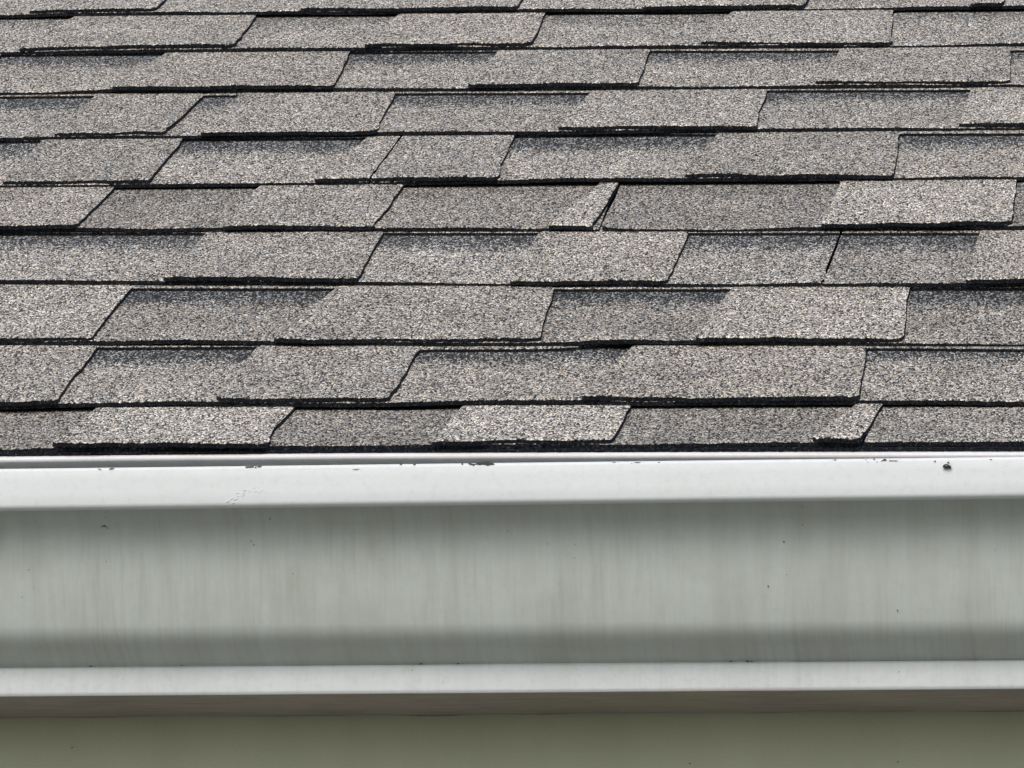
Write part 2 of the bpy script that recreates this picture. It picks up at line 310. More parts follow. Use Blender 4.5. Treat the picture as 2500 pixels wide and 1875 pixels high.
M_GRAN = granule_material()
M_EDGE = asphalt_edge_material()
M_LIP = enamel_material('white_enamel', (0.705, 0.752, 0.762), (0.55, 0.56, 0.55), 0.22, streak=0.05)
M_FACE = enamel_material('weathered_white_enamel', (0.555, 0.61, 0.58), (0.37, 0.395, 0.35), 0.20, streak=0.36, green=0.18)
M_RIM = enamel_material('streaked_white_enamel', (0.735, 0.785, 0.79), (0.46, 0.48, 0.465), 0.20, streak=0.16)
M_PAN = enamel_material('dirty_brown_enamel', (0.40, 0.355, 0.325), (0.215, 0.185, 0.16), 0.4, hstreak=0.7, green=0.35, rough=0.6)
M_DRIP = enamel_material('drip_edge_enamel', (0.78, 0.79, 0.80), (0.42, 0.40, 0.38), 0.25, streak=0.12)
M_FASCIA = paint_material('olive_paint', (0.46, 0.49, 0.36), (0.52, 0.55, 0.42))
M_WOOD = plain_material('bare_sheathing', (0.28, 0.20, 0.13), 0.8, scale=60.0)
M_CHIP = plain_material('exposed_primer', (0.055, 0.058, 0.055), 0.7, var=0.6)
M_SPECK = plain_material('dark_dirt', (0.030, 0.028, 0.022), 0.8)
M_SCUFF = plain_material('grey_scuff', (0.68, 0.72, 0.73), 0.7, var=0.15)
M_BUG = plain_material('dark_shell', (0.020, 0.024, 0.024), 0.28, spec=0.5, scale=1400.0)
M_LAWN = plain_material('lawn', (0.060, 0.075, 0.032), 0.9, scale=3.0)
M_WALL = paint_material('wall_paint', (0.30, 0.30, 0.24), (0.34, 0.34, 0.28))

# ------------------------------------------------------------------ object helpers
def link(name, me, parent=None, mats=()):
    o = bpy.data.objects.new(name, me)
    COL.objects.link(o)
    if parent is not None: o.parent = parent
    for m in mats: me.materials.append(m)
    return o

def tag(o, label=None, cat=None, group=None, kind=None):
    if label: o['label'] = label
    if cat: o['category'] = cat
    if group: o['group'] = group
    if kind: o['kind'] = kind
    return o

def empty(name, loc=(0, 0, 0)):
    o = bpy.data.objects.new(name, None)
    o.location = loc
    o.empty_display_size = 0.1
    COL.objects.link(o)
    return o

def lerp_tab(x, xs, ys):
    """piecewise smooth interpolation"""
    x = np.asarray(x, float)
    i = np.clip(np.searchsorted(xs, x) - 1, 0, len(xs) - 2)
    t = np.clip((x - xs[i]) / (xs[i + 1] - xs[i]), 0, 1)
    t = t * t * (3 - 2 * t)
    return ys[i] * (1 - t) + ys[i + 1] * t

# ------------------------------------------------------------------ the roof
EAVE_LOC = EAVE_V.copy()
roof = empty('shingle_roof', EAVE_LOC)
tag(roof, 'pitched roof of mottled grey brown layered asphalt shingles above the white gutter', 'roof', kind='thing')

def roof_local(u, v, h):
    """metres along the eave, up the slope, off the slope -> local to the roof empty"""
    return np.stack([u, UPV.y * v + NRM.y * h, UPV.z * v + NRM.z * h], axis=-1)

def wander(k, amp, n):
    """smooth random wandering of a hand-cut edge, n samples"""
    pts = rng.normal(0, amp, k + 3)
    x = np.linspace(0, k, n)
    i = np.clip(x.astype(int), 0, k)
    t = x - i; t = t * t * (3 - 2 * t)
    return pts[i] * (1 - t) + pts[i + 1] * t

def layer_mesh(name, U, S, H, V, thick, flare=0.0):
    """a sheet of shingle from a (rows x cols) grid: granule top, asphalt edge all round, closed below"""
    R, Cn = U.shape
    top = roof_local(U, V, H).reshape(-1, 3)
    loop = ([(0, j) for j in range(Cn)] + [(i, Cn - 1) for i in range(1, R)] +
            [(R - 1, j) for j in range(Cn - 2, -1, -1)] + [(i, 0) for i in range(R - 2, 0, -1)])
    li = np.array([i * Cn + j for i, j in loop])
    lo_u, lo_v, lo_h = U.reshape(-1)[li], V.reshape(-1)[li], H.reshape(-1)[li]
    e_top = roof_local(lo_u, lo_v, lo_h)
    out = np.array([(1.0 if j == Cn - 1 else -1.0 if j == 0 else 0.0) for i, j in loop])
    e_bot = roof_local(lo_u + out * flare * rng.uniform(.4, 1.3, len(li)), lo_v, lo_h - thick)
    n0 = R * Cn; nl = len(li)
    verts = np.concatenate([top, e_top, e_bot])
    faces = []; mats = []; uvs = []
    fu, fs = U.reshape(-1), S.reshape(-1)
    for i in range(R - 1):
        for j in range(Cn - 1):
            a = i * Cn + j
            q = (a, a + 1, a + Cn + 1, a + Cn)
            faces.append(q); mats.append(0); uvs += [(fu[k], fs[k]) for k in q]
    for k in range(nl):
        k2 = (k + 1) % nl
        faces.append((n0 + k, n0 + nl + k, n0 + nl + k2, n0 + k2)); mats.append(1)
        uvs += [(lo_u[k], 0), (lo_u[k], .002), (lo_u[k2], .002), (lo_u[k2], 0)]
    faces.append(tuple(n0 + nl + k for k in range(nl - 1, -1, -1))); mats.append(1)
    uvs += [(0, 0)] * nl
    me = bpy.data.meshes.new(name)
    me.from_pydata(verts.tolist(), [], faces)
    uvl = me.uv_layers.new(name='UVMap')
    uvl.data.foreach_set('uv', np.array(uvs, dtype=np.float32).reshape(-1))
    me.polygons.foreach_set('material_index', mats)
    me.polygons.foreach_set('use_smooth', [m == 0 for m in mats])
    me.update()
    return me

class Course:
    def __init__(self, d, nxt_v, nxt_slope):
        self.v0 = d['v'] / 1e3; self.sl = d['slope']
        self.nv, self.ns = nxt_v / 1e3, nxt_slope
        lf = np.array(d['lift']) / 1e3 if d['lift'] else np.array([[-.4, 0, 0], [.4, 0, 0]])
        self.lu, self.lh, self.lv = lf[:, 0], lf[:, 1], lf[:, 2]
        # past the traced stretch the wandering dies away
        self.lu = np.concatenate([[self.lu[0] - .25], self.lu, [self.lu[-1] + .25]])
        self.lh = np.concatenate([[0], self.lh, [0]]); self.lv = np.concatenate([[0], self.lv, [0]])
        self.E = self.nv - self.v0
        self.K = (2 * T + 0.0003) / self.E
    def vline(self, u): return self.v0 + self.sl * u
    def expo(self, u): return (self.nv + self.ns * u) - self.vline(u)
    def lift(self, u, s): return lerp_tab(u, self.lu, self.lh) * np.clip(1 - s / .13, 0, 1) ** 1.3
    def dv(self, u, s): return lerp_tab(u, self.lu, self.lv) * np.clip(1 - s / .13, 0, 1)

ROWS_FINE = np.array([0, .0008, .002, .004, .0075, .012, .019, .028, .04, .054, .07, .088, .106, .122, .136, .148, .16, .176])

def base_shingle(co, ua, ma, ub, mb, tone, warm, band, fine, curl=False):
    """the full-length lower layer, from joint a to joint b"""
    n = max(8, int((ub - ua) / (0.0016 if fine else 0.012)))
    w = np.linspace(0, 1, n)
    rows = ROWS_FINE * (co.E + .034) / .176
    S = np.repeat(rows[:, None], n, 1)
    ea = wander(6, .0006, len(rows)); eb = wander(6, .0006, len(rows))
    L_ = ua + ma * rows + ea; R_ = ub + mb * rows + eb
    U = L_[:, None] * (1 - w) + R_[:, None] * w
    # ragged granule by granule along the lower edge
    jit = np.exp(-rows / .0015)[:, None]
    S2 = S + rng.normal(0, .00035 if fine else 0, n)[None, :] * jit
    H = -co.K * S + co.lift(U, S) + rng.normal(0, .00016 if fine else 0, U.shape) * np.exp(-rows / .004)[:, None]
    H -= .0005 * np.exp(-rows / .0012)[:, None]        # rounded-over edge
    H += wander(int((ub - ua) / .05) + 2, .00035, n)[None, :] * np.clip(1 - rows / .1, 0, 1)[:, None]
    if curl:
        H += .0016 * np.exp(-(U - L_[:, None]) / .006) * np.exp(-rows / .05)[:, None]
    V = co.vline(U) + S2 + co.dv(U, S)
    me = layer_mesh('shingle', U, S, H, V, T)
    o = link('shingle', me, roof, (M_GRAN, M_EDGE))
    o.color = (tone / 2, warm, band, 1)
    return o

def comb_band(co, parent, ua, ub, lipfun, tone, warm, fine):
    """upper layer where it runs on above a cut-out, between two tabs"""
    n = max(6, int((ub - ua) / (0.0016 if fine else 0.012)))
    u = np.linspace(ua, ub, n)
    s0 = lipfun(u) + rng.normal(0, .0003 if fine else 0, n)
    rows = np.array([0, .0008, .003, .008, .02, .034])
    S = s0[None, :] + rows[:, None]
    U = np.repeat(u[None, :], len(rows), 0)
    H = T - co.K * S - .00025 + co.lift(U, S) - .0004 * np.exp(-rows / .001)[:, None]
    V = co.vline(U) + S
    me = layer_mesh('cutout_lip', U, S, H, V, T - .0004)
    o = link('cutout_lip', me, parent, (M_GRAN, M_EDGE))
    o.color = (tone / 2, warm, 0.0, 1)
    return o

def tab_piece(co, parent, t, tone, warm, fine, joint_l=False, joint_r=False):
    """one tooth of the upper layer; t = u left at foot, its slant, u right, its slant, foot heights"""
    ul, ml, ur, mr_, sl, sr = t
    n = max(8, int((ur - ul) / (0.0016 if fine else 0.012)))
    w = np.linspace(0, 1, n)
    rows = ROWS_FINE * (co.E + .034) / .176
    foot = sl * (1 - w) + sr * w
    el = wander(4, .0008, len(rows)); er = wander(4, .0009, len(rows))
    el[0] *= .3; er[0] *= .3
    if joint_l: el *= .1
    if joint_r: er *= .1
    rc = random.uniform(.002, .0055)
    rnd = np.where(rows < rc, rc - np.sqrt(np.maximum(0, rc ** 2 - (rc - rows) ** 2)), 0)
    L_ = ul + ml * rows + el + rnd * (0 if joint_l else .5)
    R_ = ur + mr_ * rows + er - rnd * (.2 if joint_r else 1.6)
    U = L_[:, None] * (1 - w) + R_[:, None] * w
    S = np.repeat(rows[:, None], n, 1)
    k = np.clip(1 - rows / .05, 0, 1)[:, None]
    jit = np.exp(-rows / .0015)[:, None]
    Sv = S + foot[None, :] * k + rng.normal(0, .0004 if fine else 0, n)[None, :] * jit
    Sv += wander(int((ur - ul) / .03) + 2, .0006 if ur - ul > .05 else .0002, n)[None, :] * k
    # cut-edge fraying at the sides
    if fine:
        U[:, 0] += rng.normal(0, .00025, len(rows)); U[:, -1] += rng.normal(0, .0003, len(rows))
    H = T - co.K * S + co.lift(U, S) + rng.normal(0, .00016 if fine else 0, U.shape) * np.exp(-rows / .004)[:, None]
    H -= .0006 * np.exp(-rows / .0012)[:, None]
    H += wander(int((ur - ul) / .04) + 2, .0003 if ur - ul > .05 else .0001, n)[None, :] * k + abs(random.gauss(0, .0003)) * k
    side = np.minimum(w, 1 - w)[None, :] * (ur - ul)
    H -= .0004 * np.exp(-side / .001)
    V = co.vline(U) + Sv
    me = layer_mesh('tab', U, S, H, V, T + .0001, 0.0 if (joint_l or joint_r) else .0007)
    o = link('tab', me, parent, (M_GRAN, M_EDGE))
    o.color = (tone / 2, warm, 0.0, 1)
    return o

# tone of the granule blend read off the shingles: (base pieces left to right, tabs left to right, stripe)
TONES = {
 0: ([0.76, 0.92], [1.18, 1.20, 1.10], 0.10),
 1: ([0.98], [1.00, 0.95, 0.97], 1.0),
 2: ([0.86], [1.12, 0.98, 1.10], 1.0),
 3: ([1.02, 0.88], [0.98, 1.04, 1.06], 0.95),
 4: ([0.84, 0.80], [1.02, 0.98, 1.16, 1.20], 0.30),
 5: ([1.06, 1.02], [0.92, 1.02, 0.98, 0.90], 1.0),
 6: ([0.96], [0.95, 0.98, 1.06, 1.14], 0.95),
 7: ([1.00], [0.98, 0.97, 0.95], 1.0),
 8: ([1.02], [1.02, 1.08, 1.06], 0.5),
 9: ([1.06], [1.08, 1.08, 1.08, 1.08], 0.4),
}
N_EXTRA = 5
allc = list(COURSES)
for k in range(N_EXTRA):
    allc.append(dict(v=COURSES[-1]['v'] + 143.0 * (k + 1), slope=-0.018, lift=None, tabs=[], lips=None, joints=[]))

def fill_tabs(tabs, lo, hi, shift, seen):
    """carry the row of tabs on past the traced stretch"""
    tabs = sorted(tabs)
    if not tabs:
        u = lo + shift
    else:
        u = max(tabs[-1][2] + random.uniform(.06, .13), seen[1])
    extra = []
    while u < hi:
        wd = random.choice((.095, .11, .13, .15, .17))
        extra.append((u, random.uniform(0, .08), min(u + wd, hi + .05), random.uniform(-.06, 0), 0, 0))
        u += wd + random.choice((.06, .08, .10, .13))
    if tabs:
        u = min(tabs[0][0] - random.uniform(.06, .13), seen[0])
        while u > lo:
            wd = random.choice((.095, .11, .13, .15, .17))
            extra.append((u - wd, random.uniform(0, .08), u, random.uniform(-.06, 0), 0, 0))
            u -= wd + random.choice((.06, .08, .10, .13))
    return sorted([(t, True) for t in tabs] + [(t, False) for t in extra])

for ci, d in enumerate(allc):
    if ci + 1 < len(allc): nv, ns = allc[ci + 1]['v'], allc[ci + 1]['slope']
    else: nv, ns = d['v'] + 143.0, d['slope']
    co = Course(d, nv, ns)
    fine = ci < len(COURSES)
    tn_base, tn_tabs, band = TONES.get(ci, ([1.0], [1.0], 0.6))
    traced = [(t[0] / 1e3, t[1], t[2] / 1e3, t[3], t[4] / 1e3, t[5] / 1e3) for t in d['tabs']]
    row = fill_tabs(traced, X0, X1, random.uniform(.0, .12),
                    (d['lift'][0][0] / 1e3 - .03, d['lift'][-1][0] / 1e3 + .03) if d['lift'] else (0, 0))
    cuts = [(X0, 0.0)] + [(j[0] / 1e3, j[1]) for j in d['joints']] + [(X1, 0.0)]
    if fine and not d['joints']:
        cuts = [(X0, 0.0), (X1, 0.0)]
    bases = []
    for k in range(len(cuts) - 1):
        (ua, ma), (ub, mb) = cuts[k], cuts[k + 1]
        ga = .0009 if k > 0 else 0; gb = .0009 if k < len(cuts) - 2 else 0
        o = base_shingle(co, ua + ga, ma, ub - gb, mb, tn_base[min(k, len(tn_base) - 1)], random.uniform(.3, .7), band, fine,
                         curl=(ci == 4 and k == 1))
        bases.append((ua, ub, o))
    def owner(u):
        for ua, ub, o in bases:
            if ua <= u <= ub: return o
        return bases[-1][2] if u > 0 else bases[0][2]
    ti = 0; prev = None; spans = []
    for q_, (t, is_traced) in enumerate(row):
        jl = q_ > 0 and t[0] - row[q_ - 1][0][2] < .006
        if jl: t = (spans[-1][2] + .0016, spans[-1][3]) + tuple(t[2:])
        jr = q_ + 1 < len(row) and row[q_ + 1][0][0] - t[2] < .006
        tone = tn_tabs[min(ti, len(tn_tabs) - 1)] if is_traced else random.uniform(.94, 1.08)
        if is_traced: ti += 1
        tab_piece(co, owner((t[0] + t[2]) / 2), t, tone, random.uniform(.3, .8), fine and t[2] > -.70 and t[0] < .34, jl, jr)
        spans.append(t)
    # the upper layer between the tabs
    if d['lips']:
        lu = np.array([p[0] for p in d['lips']]) / 1e3; ls = np.array([p[1] for p in d['lips']]) / 1e3
        lip = lambda u, lu=lu, ls=ls: np.minimum(lerp_tab(u, lu, ls), co.expo(u) + .012)
    else:
        lip = lambda u, co=co: co.expo(u) + .007
    edges = [X0] + [x for t in spans for x in (t[0], t[2])] + [X1]
    slant = [0.] + [x for t in spans for x in (t[1], t[3])] + [0.]
    for k in range(0, len(edges), 2):
        ua = edges[k] + slant[k] * co.E - .004; ub = edges[k + 1] + slant[k + 1] * co.E + .004
        if ub - ua < .012: continue
        parts_ = [(ua, ub)]
        for j in d['joints']:
            uj = j[0] / 1e3 + j[1] * co.E
            if ua + .01 < uj < ub - .01: parts_ = [(ua, uj - .0008), (uj + .0008, ub)]
        for a_, b_ in parts_:
            comb_band(co, owner((a_ + b_) / 2), a_, b_, lip, random.uniform(.84, .94), random.uniform(.3, .7), fine)  # lip tone lowered: shading of the narrow strip put into its colour

# starter strip under the lowest course
c0 = Course(allc[0], allc[1]['v'], allc[1]['slope'])
n = int((X1 - X0) / .0018)
u = np.linspace(X0, X1, n)
rows = np.array([0, .0008, .003, .01, .04, .10])
U = np.repeat(u[None, :], len(rows), 0)
S = np.repeat(rows[:, None], n, 1)
H = -T - .00045 - c0.K * S * .5 - .0003 * np.exp(-rows / .001)[:, None] + (c0.lift(U, S) * .4) + wander(30, .00015, n)[None, :]
V = c0.vline(U) + S - .0005 + rng.normal(0, .0003, n)[None, :] * np.exp(-rows / .001)[:, None] + wander(14, .0006, n)[None, :]
st = link('starter_strip', layer_mesh('starter_strip', U, S, H, V, T - .0002), roof, (M_EDGE, M_EDGE))

def box_mesh(name, pts8):
    me = bpy.data.meshes.new(name)
    me.from_pydata([tuple(p) for p in pts8], [], [(0, 1, 2, 3), (7, 6, 5, 4), (0, 4, 5, 1), (1, 5, 6, 2), (2, 6, 7, 3), (3, 7, 4, 0)])
    me.update()
    return me

# sheathing below the shingles
a = []
vtop = allc[-1]['v'] / 1e3 + .15
for h in (-.0135, -.0285):
    for (uu, vv) in ((X0, .012), (X1, .012), (X1, vtop), (X0, vtop)):
        a.append(roof_local(np.array(uu), np.array(vv), np.array(h)))
link('sheathing', box_mesh('sheathing', a), roof, (M_WOOD,))

# ------------------------------------------------------------------ bent sheet-metal sections
def smooth_profile(pts, sub):
    """Catmull-Rom through (y, z) points"""
    P = [np.array(p, float) for p in pts]
    P = [2 * P[0] - P[1]] + P + [2 * P[-1] - P[-2]]
    out = []
    for i in range(1, len(P) - 2):
        for k in range(sub):
            t = k / sub
            out.append(.5 * ((2 * P[i]) + (-P[i - 1] + P[i + 1]) * t + (2 * P[i - 1] - 5 * P[i] + 4 * P[i + 1] - P[i + 2]) * t * t
                             + (-P[i - 1] + 3 * P[i] - 3 * P[i + 1] + P[i + 2]) * t ** 3))
    out.append(P[-2])
    return out

def sheet(name, prof, zfun, parent, mat, origin, yfun=None, thick=.0007, nx=90, wav=0.00022, x0=X0 - .02, x1=X1 + .02):
    """prof: list of (y, z, slope) ; section swept along the eave, folded metal of real thickness"""
    xs = np.linspace(x0, x1, nx)
    P = np.array([(p[0], p[1]) for p in prof])
    d = np.gradient(P, axis=0); d /= np.linalg.norm(d, axis=1)[:, None] + 1e-12
    nrm = np.stack([d[:, 1], -d[:, 0]], 1)            # to the outside
    wob = wander(16, wav, nx)
    if yfun: wob = wob + np.array([yfun(x) for x in xs])
    verts = []
    for k, x in enumerate(xs):
        for q, p in enumerate(prof):
            verts.append((x - origin[0], p[0] + wob[k] - origin[1], p[1] + zfun(x, p) - origin[2]))
    inner = len(verts)
    for k, x in enumerate(xs):
        for q, p in enumerate(prof):
            verts.append((x - origin[0], p[0] + wob[k] - nrm[q, 0] * thick - origin[1], p[1] - nrm[q, 1] * thick + zfun(x, p) - origin[2]))
    m = len(prof); F = []
    for k in range(nx - 1):
        for q in range(m - 1):
            a = k * m + q
            F.append((a, a + 1, a + m + 1, a + m))
            b = inner + a
            F.append((b + m, b + m + 1, b + 1, b))
        a = k * m; b = inner + a
        F.append((a, a + m, b + m, b)); a += m - 1; b += m - 1
        F.append((a + m, a, b, b + m))
    for k in (0, nx - 1):
        for q in range(m - 1):
            a = k * m + q; b = inner + a
            F.append((a, b, b + 1, a + 1) if k == 0 else (a + 1, b + 1, b, a))
    me = bpy.data.meshes.new(name)
    me.from_pydata(verts, [], F)
    me.polygons.foreach_set('use_smooth', [True] * len(F))
    me.update()
    bm = bmesh.new(); bm.from_mesh(me)
    bmesh.ops.recalc_face_normals(bm, faces=bm.faces)
    for e in bm.edges:
        if len(e.link_faces) == 2 and e.calc_face_angle(0) > math.radians(50): e.smooth = False
    bm.to_mesh(me); bm.free()
    return link(name, me, parent, (mat,))

G = {g[0]: (g[1] / 1e3, g[2] / 1e3, g[3]) for g in GUTTER}
GO = (0.0, G['pan_back'][0], G['pan_back'][1])
gutter = empty('rain_gutter', GO)
tag(gutter, 'white metal rain gutter with stepped front running under the shingles', 'gutter')
zs = lambda x, p: p[2] * x
def gp(*names): return [G[n_] for n_ in names]
lt, lb = G['lip_top'], G['lip_bot']
m_ = lt[2]; mb_ = lb[2]
lip_prof = [(lt[0] + .0055, lt[1] - .007, m_), (lt[0] + .0050, lt[1] - .002, m_), (lt[0] + .0040, lt[1] - .0006, m_), (lt[0] + .0025, lt[1], m_),
            (lt[0] + .0010, lt[1] - .0003, m_), (lt[0] + .0003, lt[1] - .0010, m_), (lt[0], lt[1] - .0022, m_), (lt[0], lt[1] - .008, (m_ * .6 + mb_ * .4)),
            (lt[0], lt[1] - .015, (m_ * .3 + mb_ * .7)), (lb[0] + .0001, lb[1] + .0010, mb_), (lb[0] + .0005, lb[1] - .0004, mb_), (lb[0] + .0014, lb[1] - .0014, mb_),
            (lb[0] + .0028, lb[1] - .0019, mb_), (lb[0] + .0050, lb[1] - .0021, mb_)]
sheet('front_lip', lip_prof, zs, gutter, M_LIP, GO)
sh = G['shelf']
fp = [(lb[0] + .0050, lb[1] - .0021, mb_), (sh[0] - .003, sh[1] - .0004, sh[2]), sh]
fp += [(g[1] / 1e3, g[2] / 1e3, g[3]) for g in GUTTER if g[0][0] == 'f'] + [G['roll3']]
fprof = smooth_profile(fp, 2)
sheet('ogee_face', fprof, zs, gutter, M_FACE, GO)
ld, sb, r3, pb = G['ledge'], G['strip_bot'], G['roll3'], G['pan_back']
rim = [r3, (ld[0] + .0008, r3[1] - .0006, ld[2]), (ld[0] + .0002, ld[1] + .0004, ld[2]), (ld[0], ld[1] - .0006, ld[2]), (ld[0], (ld[1] + sb[1]) / 2, (ld[2] + sb[2]) / 2),
       (sb[0], sb[1] + .0022, sb[2]), (sb[0] + .0003, sb[1] + .0008, sb[2]), (sb[0] + .0013, sb[1] - .0002, sb[2])]
sheet('bottom_rim', rim, zs, gutter, M_RIM, GO)
pan = [(sb[0] + .0013, sb[1] - .0002, sb[2]), (sb[0] + .004, sb[1] - .0004, sb[2]), ((sb[0] + pb[0]) / 2, (sb[1] + pb[1]) / 2 - .0002, pb[2]), pb]
sheet('bottom_pan', pan, zs, gutter, M_PAN, GO)
back = [(pb[0], pb[1], pb[2]), (pb[0] + .0008, pb[1] + .002, pb[2]), (pb[0] + .001, -.06, pb[2]), (pb[0] + .001, -.004, pb[2])]
sheet('back_panel', back, zs, gutter, M_LIP, GO)

# unseen dark block added in the trough to cut light bounced onto the drip edge
bm = bmesh.new()
vv = []
for x in (X0, X1):
    vv.append([bm.verts.new((x - GO[0], y - GO[1], z + pb[2] * x - GO[2])) for y, z in ((-.060, -.117), (-.005, -.117), (-.005, -.1280), (-.060, -.1250))])
for k in range(4): bm.faces.new((vv[0][k], vv[0][(k + 1) % 4], vv[1][(k + 1) % 4], vv[1][k]))
bm.faces.new(vv[0]); bm.faces.new(vv[1][::-1])
bmesh.ops.recalc_face_normals(bm, faces=bm.faces)
me = bpy.data.meshes.new('bounce_absorber'); bm.to_mesh(me); bm.free()
link('bounce_absorber', me, gutter, (plain_material('absorber_brown', (0.045, 0.038, 0.030), 0.8, var=.5, scale=80.0),))

# drip edge: folded white strip under the starter, belongs to the roof
du = np.array([p[0] for p in DRIP]) / 1e3; dz = np.array([p[1] for p in DRIP]) / 1e3
du = np.concatenate([[du[0] - .6], du, [du[-1] + .5]]); dz = np.concatenate([[dz[0] - .002], dz, [dz[-1] + .0002]])
zd = lambda x, p: float(np.interp(x, du, dz))
dp = smooth_profile([(-.018, .0080), (-.030, .0026), (-.0385, .0006), (-.0412, -.0005), (-.0420, -.0018), (-.0418, -.0032), (-.0408, -.0040), (-.0385, -.0043),
                     (-.028, -.0044), (-.013, -.0046), (-.0105, -.0060), (-.010, -.045)], 4)
dr = sheet('drip_edge', [(p[0], p[1], 0) for p in dp], zd, roof, M_DRIP, tuple(EAVE_LOC), yfun=lambda x: -.0038 + .0183 * x)
dr['label'] = 'white folded metal drip edge just below the lowest shingles'

# ------------------------------------------------------------------ chips, dirt, insects on the gutter
def prism(bm, pts, y0, y1, o):
    """flat flake standing on a front-facing surface"""
    A = [bm.verts.new((x - o[0], y0 - o[1], z - o[2])) for x, z in pts]
    B = [bm.verts.new((x - o[0], y1 - o[1], z - o[2])) for x, z in pts]
    bm.faces.new(A)
    bm.faces.new(B[::-1])
    k = len(pts)
    for i in range(k):
        j = (i + 1) % k
        bm.faces.new((A[j], A[i], B[i], B[j]))

def bm_obj(name, bm, parent, mat):
    bmesh.ops.recalc_face_normals(bm, faces=bm.faces)
    me = bpy.data.meshes.new(name)
    bm.to_mesh(me); bm.free()
    return link(name, me, parent, (mat,))

for ch in CHIPS:
    bm = bmesh.new()
    pts = [(x / 1e3, z / 1e3 - .0003) for x, z in ch]
    prism(bm, pts, lt[0] - .00030, lt[0] + .0004, GO)
    bm_obj('paint_chip', bm, gutter, M_CHIP)

bm = bmesh.new()
for (x, z) in SCUFF:
    for q in range(1):
        cx_, cz_ = x / 1e3 + random.gauss(0, .0009), z / 1e3 + random.gauss(0, .0007)
        w_, h_ = random.uniform(.0004, .0012), random.uniform(.0001, .00025)
        prism(bm, [(cx_ - w_, cz_ - h_ - .3 * w_), (cx_ + w_, cz_ + .3 * w_), (cx_ + w_ * .6, cz_ + h_ + .4 * w_), (cx_ - w_ * .5, cz_ + h_)], lt[0] - .00006, lt[0] + .0003, GO)
o = bm_obj('scuff_mark', bm, gutter, M_SCUFF); o['kind'] = 'stuff'

FP = np.array([(p[0], p[1]) for p in fprof])
def face_y(z):
    k = np.argsort(FP[:, 1]); return float(np.interp(z, FP[k, 1], FP[k, 0]))
bm = bmesh.new()
for (x, z, r) in FACE_SPECKS:
    x, z, r = x / 1e3, z / 1e3, r * .00017
    y = face_y(z - .0137 * x)
    pts = []
    for k in range(7):
        a_ = k / 7 * 2 * PI; rr = r * random.uniform(.6, 1.3)
        pts.append((x + rr * math.cos(a_) * .8, z + rr * math.sin(a_) * 1.15))
    prism(bm, pts, y - .0006, y + .0006, GO)
for (x, z, r) in STRIP_SPECKS:
    x, z, r = x / 1e3, z / 1e3, r * .00018
    prism(bm, [(x + r * math.cos(k / 6 * 2 * PI), z + r * math.sin(k / 6 * 2 * PI)) for k in range(6)], ld[0] - .0003, ld[0] + .0003, GO)
for k in range(8):     # crumbs lying along the crease above the rim
    x = random.uniform(-.34, .32); r = random.uniform(.0002, .0004)
    if random.random() < .5: x = random.choice((-.258, -.15, -.05, .09, .13)) + random.gauss(0, .006)
    y, z = r3[0] - .0012, r3[1] + .0002 + .0127 * x
    prism(bm, [(x - r * 2, z - r * .4), (x + r * 2, z - r * .5), (x + r * random.uniform(.3, 1.5), z + r * .7), (x - r, z + r * .8)], y - .0006, y + .0006, GO)
o = bm_obj('dirt_specks', bm, gutter, M_SPECK); o['kind'] = 'stuff'

# small dark domed bug on the lip
def ellipsoid(bm, c, r, nu=14, nv=9, squash=None):
    vs = []
    for i in range(nv + 1):
        ph = PI * i / nv
        ring = []
        for j in range(nu):
            th = 2 * PI * j / nu
            p = [r[0] * math.sin(ph) * math.cos(th), r[1] * math.sin(ph) * math.sin(th), r[2] * math.cos(ph)]
            if squash: p = squash(p)
            ring.append(bm.verts.new((c[0] + p[0], c[1] + p[1], c[2] + p[2])))
        vs.append(ring)
    for i in range(nv):
        for j in range(nu):
            k = (j + 1) % nu
            f = bm.faces.new((vs[i][j], vs[i][k], vs[i + 1][k], vs[i + 1][j])); f.smooth = True

def rod(bm, p, q, r0, r1, n=6):
    p, q = Vector(p), Vector(q); d_ = (q - p).normalized()
    a_ = d_.orthogonal().normalized(); b_ = d_.cross(a_)
    R0 = [bm.verts.new(p + (a_ * math.cos(t) + b_ * math.sin(t)) * r0) for t in [2 * PI * k / n for k in range(n)]]
    R1 = [bm.verts.new(q + (a_ * math.cos(t) + b_ * math.sin(t)) * r1) for t in [2 * PI * k / n for k in range(n)]]
    for k in range(n): bm.faces.new((R0[k], R0[(k + 1) % n], R1[(k + 1) % n], R1[k]))
    bm.faces.new(R0[::-1]); bm.faces.new(R1)

bx_, bz_ = BUG[0] / 1e3, BUG[1] / 1e3 + .0004
bug = empty('bug', (bx_, lt[0], bz_ - .0012))
tag(bug, 'tiny dark domed bug clinging to the white gutter lip near its right end', 'bug')
def bmsq(p):
    x, y, z = p
    if z < 0: z *= .55                                    # flat belly
    z *= 1 - .35 * (x / .0024) if x > 0 else 1            # back falls away towards the head
    return [x, y, z]
bm = bmesh.new(); ellipsoid(bm, (-.0001, -.0012, .0010), (.0023, .0014, .0017), 18, 12, bmsq)
bm_obj('shell', bm, bug, M_BUG)
bm = bmesh.new(); ellipsoid(bm, (.0021, -.0012, .0006), (.0006, .0006, .0006), 10, 7)
bm_obj('head', bm, bug, M_BUG)
bm = bmesh.new(); rod(bm, (.0019, -.0014, .0014), (.0024, -.0016, .0018), .00012, .0001); rod(bm, (.0024, -.0016, .0018), (.0029, -.0017, .0019), .0001, .00005)
bm_obj('antenna', bm, bug, M_SPECK)
for k, xx in enumerate((-.0012, 0.0, .0012)):
    bm = bmesh.new(); rod(bm, (xx, -.0010, .0004), (xx + .0003, -.0003, -.0002), .00013, .00010); rod(bm, (xx + .0003, -.0003, -.0002), (xx + .0005, .0, -.0004), .0001, .00007)
    bm_obj('leg', bm, bug, M_SPECK)

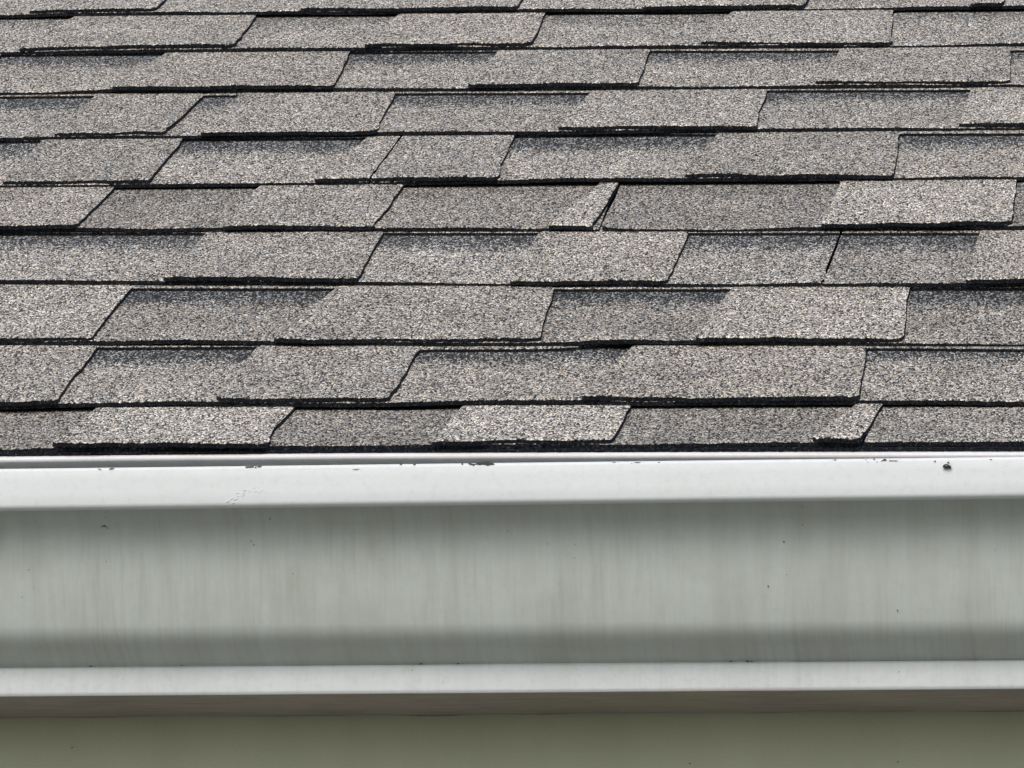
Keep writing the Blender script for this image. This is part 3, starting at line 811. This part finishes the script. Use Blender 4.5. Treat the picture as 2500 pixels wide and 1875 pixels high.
# small arched clump of debris stuck under the lip at the left
hx, hz = HUSK[0] / 1e3, HUSK[1] / 1e3
hy = face_y(hz - .0137 * hx) - .0006
husk = empty('debris_clump', (hx, hy + .0006, hz))
tag(husk, 'small dark arched clump of debris stuck to the shaded gutter face below the lip', 'debris')
bm = bmesh.new(); ellipsoid(bm, (.0001, -.0003, .0005), (.0009, .0006, .0008), 10, 7); bm_obj('core', bm, husk, M_SPECK)
for pts in (((-.0004, .0004), (-.0013, -.0003), (-.0014, -.0008)), ((.0006, .0003), (.0016, -.0008), (.0021, -.0018)), ((-.0013, -.0003), (-.0026, .0010))):
    bm = bmesh.new()
    for (p, q) in zip(pts[:-1], pts[1:]):
        rod(bm, (p[0], -.0003, p[1]), (q[0], -.0001, q[1]), .00022, .00014)
    bm_obj('strand', bm, husk, M_SPECK)

# ------------------------------------------------------------------ fascia, wall, ground
GROUND_Z = CAM_LOC[2] - 1.72
fas = empty('fascia_board', (0, 0, -.25))
tag(fas, 'dull olive green painted fascia board showing below the gutter', 'fascia')
def board(name, x0, x1, y0, y1, z0, z1, parent, mat, o, bev=.002):
    bm = bmesh.new()
    bmesh.ops.create_cube(bm, size=1)
    for v in bm.verts:
        v.co = Vector((x0 if v.co.x < 0 else x1, y0 if v.co.y < 0 else y1, z0 if v.co.z < 0 else z1)) - Vector(o)
    if bev: bmesh.ops.bevel(bm, geom=bm.edges[:], offset=bev, segments=2, affect='EDGES')
    return bm_obj(name, bm, parent, mat)
board('board', X0, X1, 0.0, .02, -.25, .018, fas, M_FASCIA, (0, 0, -.25))
# thin smear of old caulk where gutter and fascia meet
bm = bmesh.new()
nx = 160; xs = np.linspace(X0 + .01, X1 - .01, nx)
lo = wander(50, .0005, nx) - .0016; pr = np.abs(wander(60, .0004, nx)) + .0002
for k in range(nx - 1):
    q = []
    for kk in (k, k + 1):
        zc = pb[1] + pb[2] * xs[kk] + .0012
        q.append([bm.verts.new((xs[kk], .0004, zc + .25)), bm.verts.new((xs[kk], -pr[kk], zc - .0006 + .25)), bm.verts.new((xs[kk], .0004, zc + lo[kk] + .25))])
    A, B = q
    for i in range(2): bm.faces.new((A[i], A[i + 1], B[i + 1], B[i]))
bmesh.ops.remove_doubles(bm, verts=bm.verts[:], dist=1e-6)
cz = bm_obj('caulk_line', bm, fas, plain_material('old_caulk', (0.22, 0.20, 0.15), 0.8, var=.5, scale=300.0))
bm = bmesh.new()
for (x, z) in FASCIA_SPECKS:
    x, z = x / 1e3, z / 1e3; r = .0005
    prism(bm, [(x - r, z), (x, z - r), (x + r, z), (x, z + r)], -.0004, .0004, (0, 0, -.25))
o = bm_obj('dirt_specks', bm, fas, M_SPECK); o['kind'] = 'stuff'

w = board('wall', X0, X1, .36, .5, GROUND_Z, -.16, None, M_WALL, (0, 0, 0), 0)
tag(w, kind='structure')
s_ = board('soffit', X0, X1, .02, .36, -.235, -.22, None, M_WALL, (0, 0, 0), 0)
tag(s_, kind='structure')
M_SLAB = plain_material('bounce_slab_grey', (0.225, 0.22, 0.20), 0.85, var=.12, scale=6.0)
GB = bmesh.new()
vs = [GB.verts.new(p) for p in ((-300, -300, GROUND_Z), (300, -300, GROUND_Z), (300, 300, GROUND_Z), (-300, 300, GROUND_Z))]
GB.faces.new(vs)
w2 = board('bounce_slab', -8, 8, -9, .36, GROUND_Z - .1, GROUND_Z + .04, None, M_SLAB, (0, 0, 0), 0)  # added slab out of view, bounces light up onto fascia and gutter underside
tag(w2, kind='structure')
g_ = bm_obj('ground', GB, None, M_LAWN)
tag(g_, kind='structure')
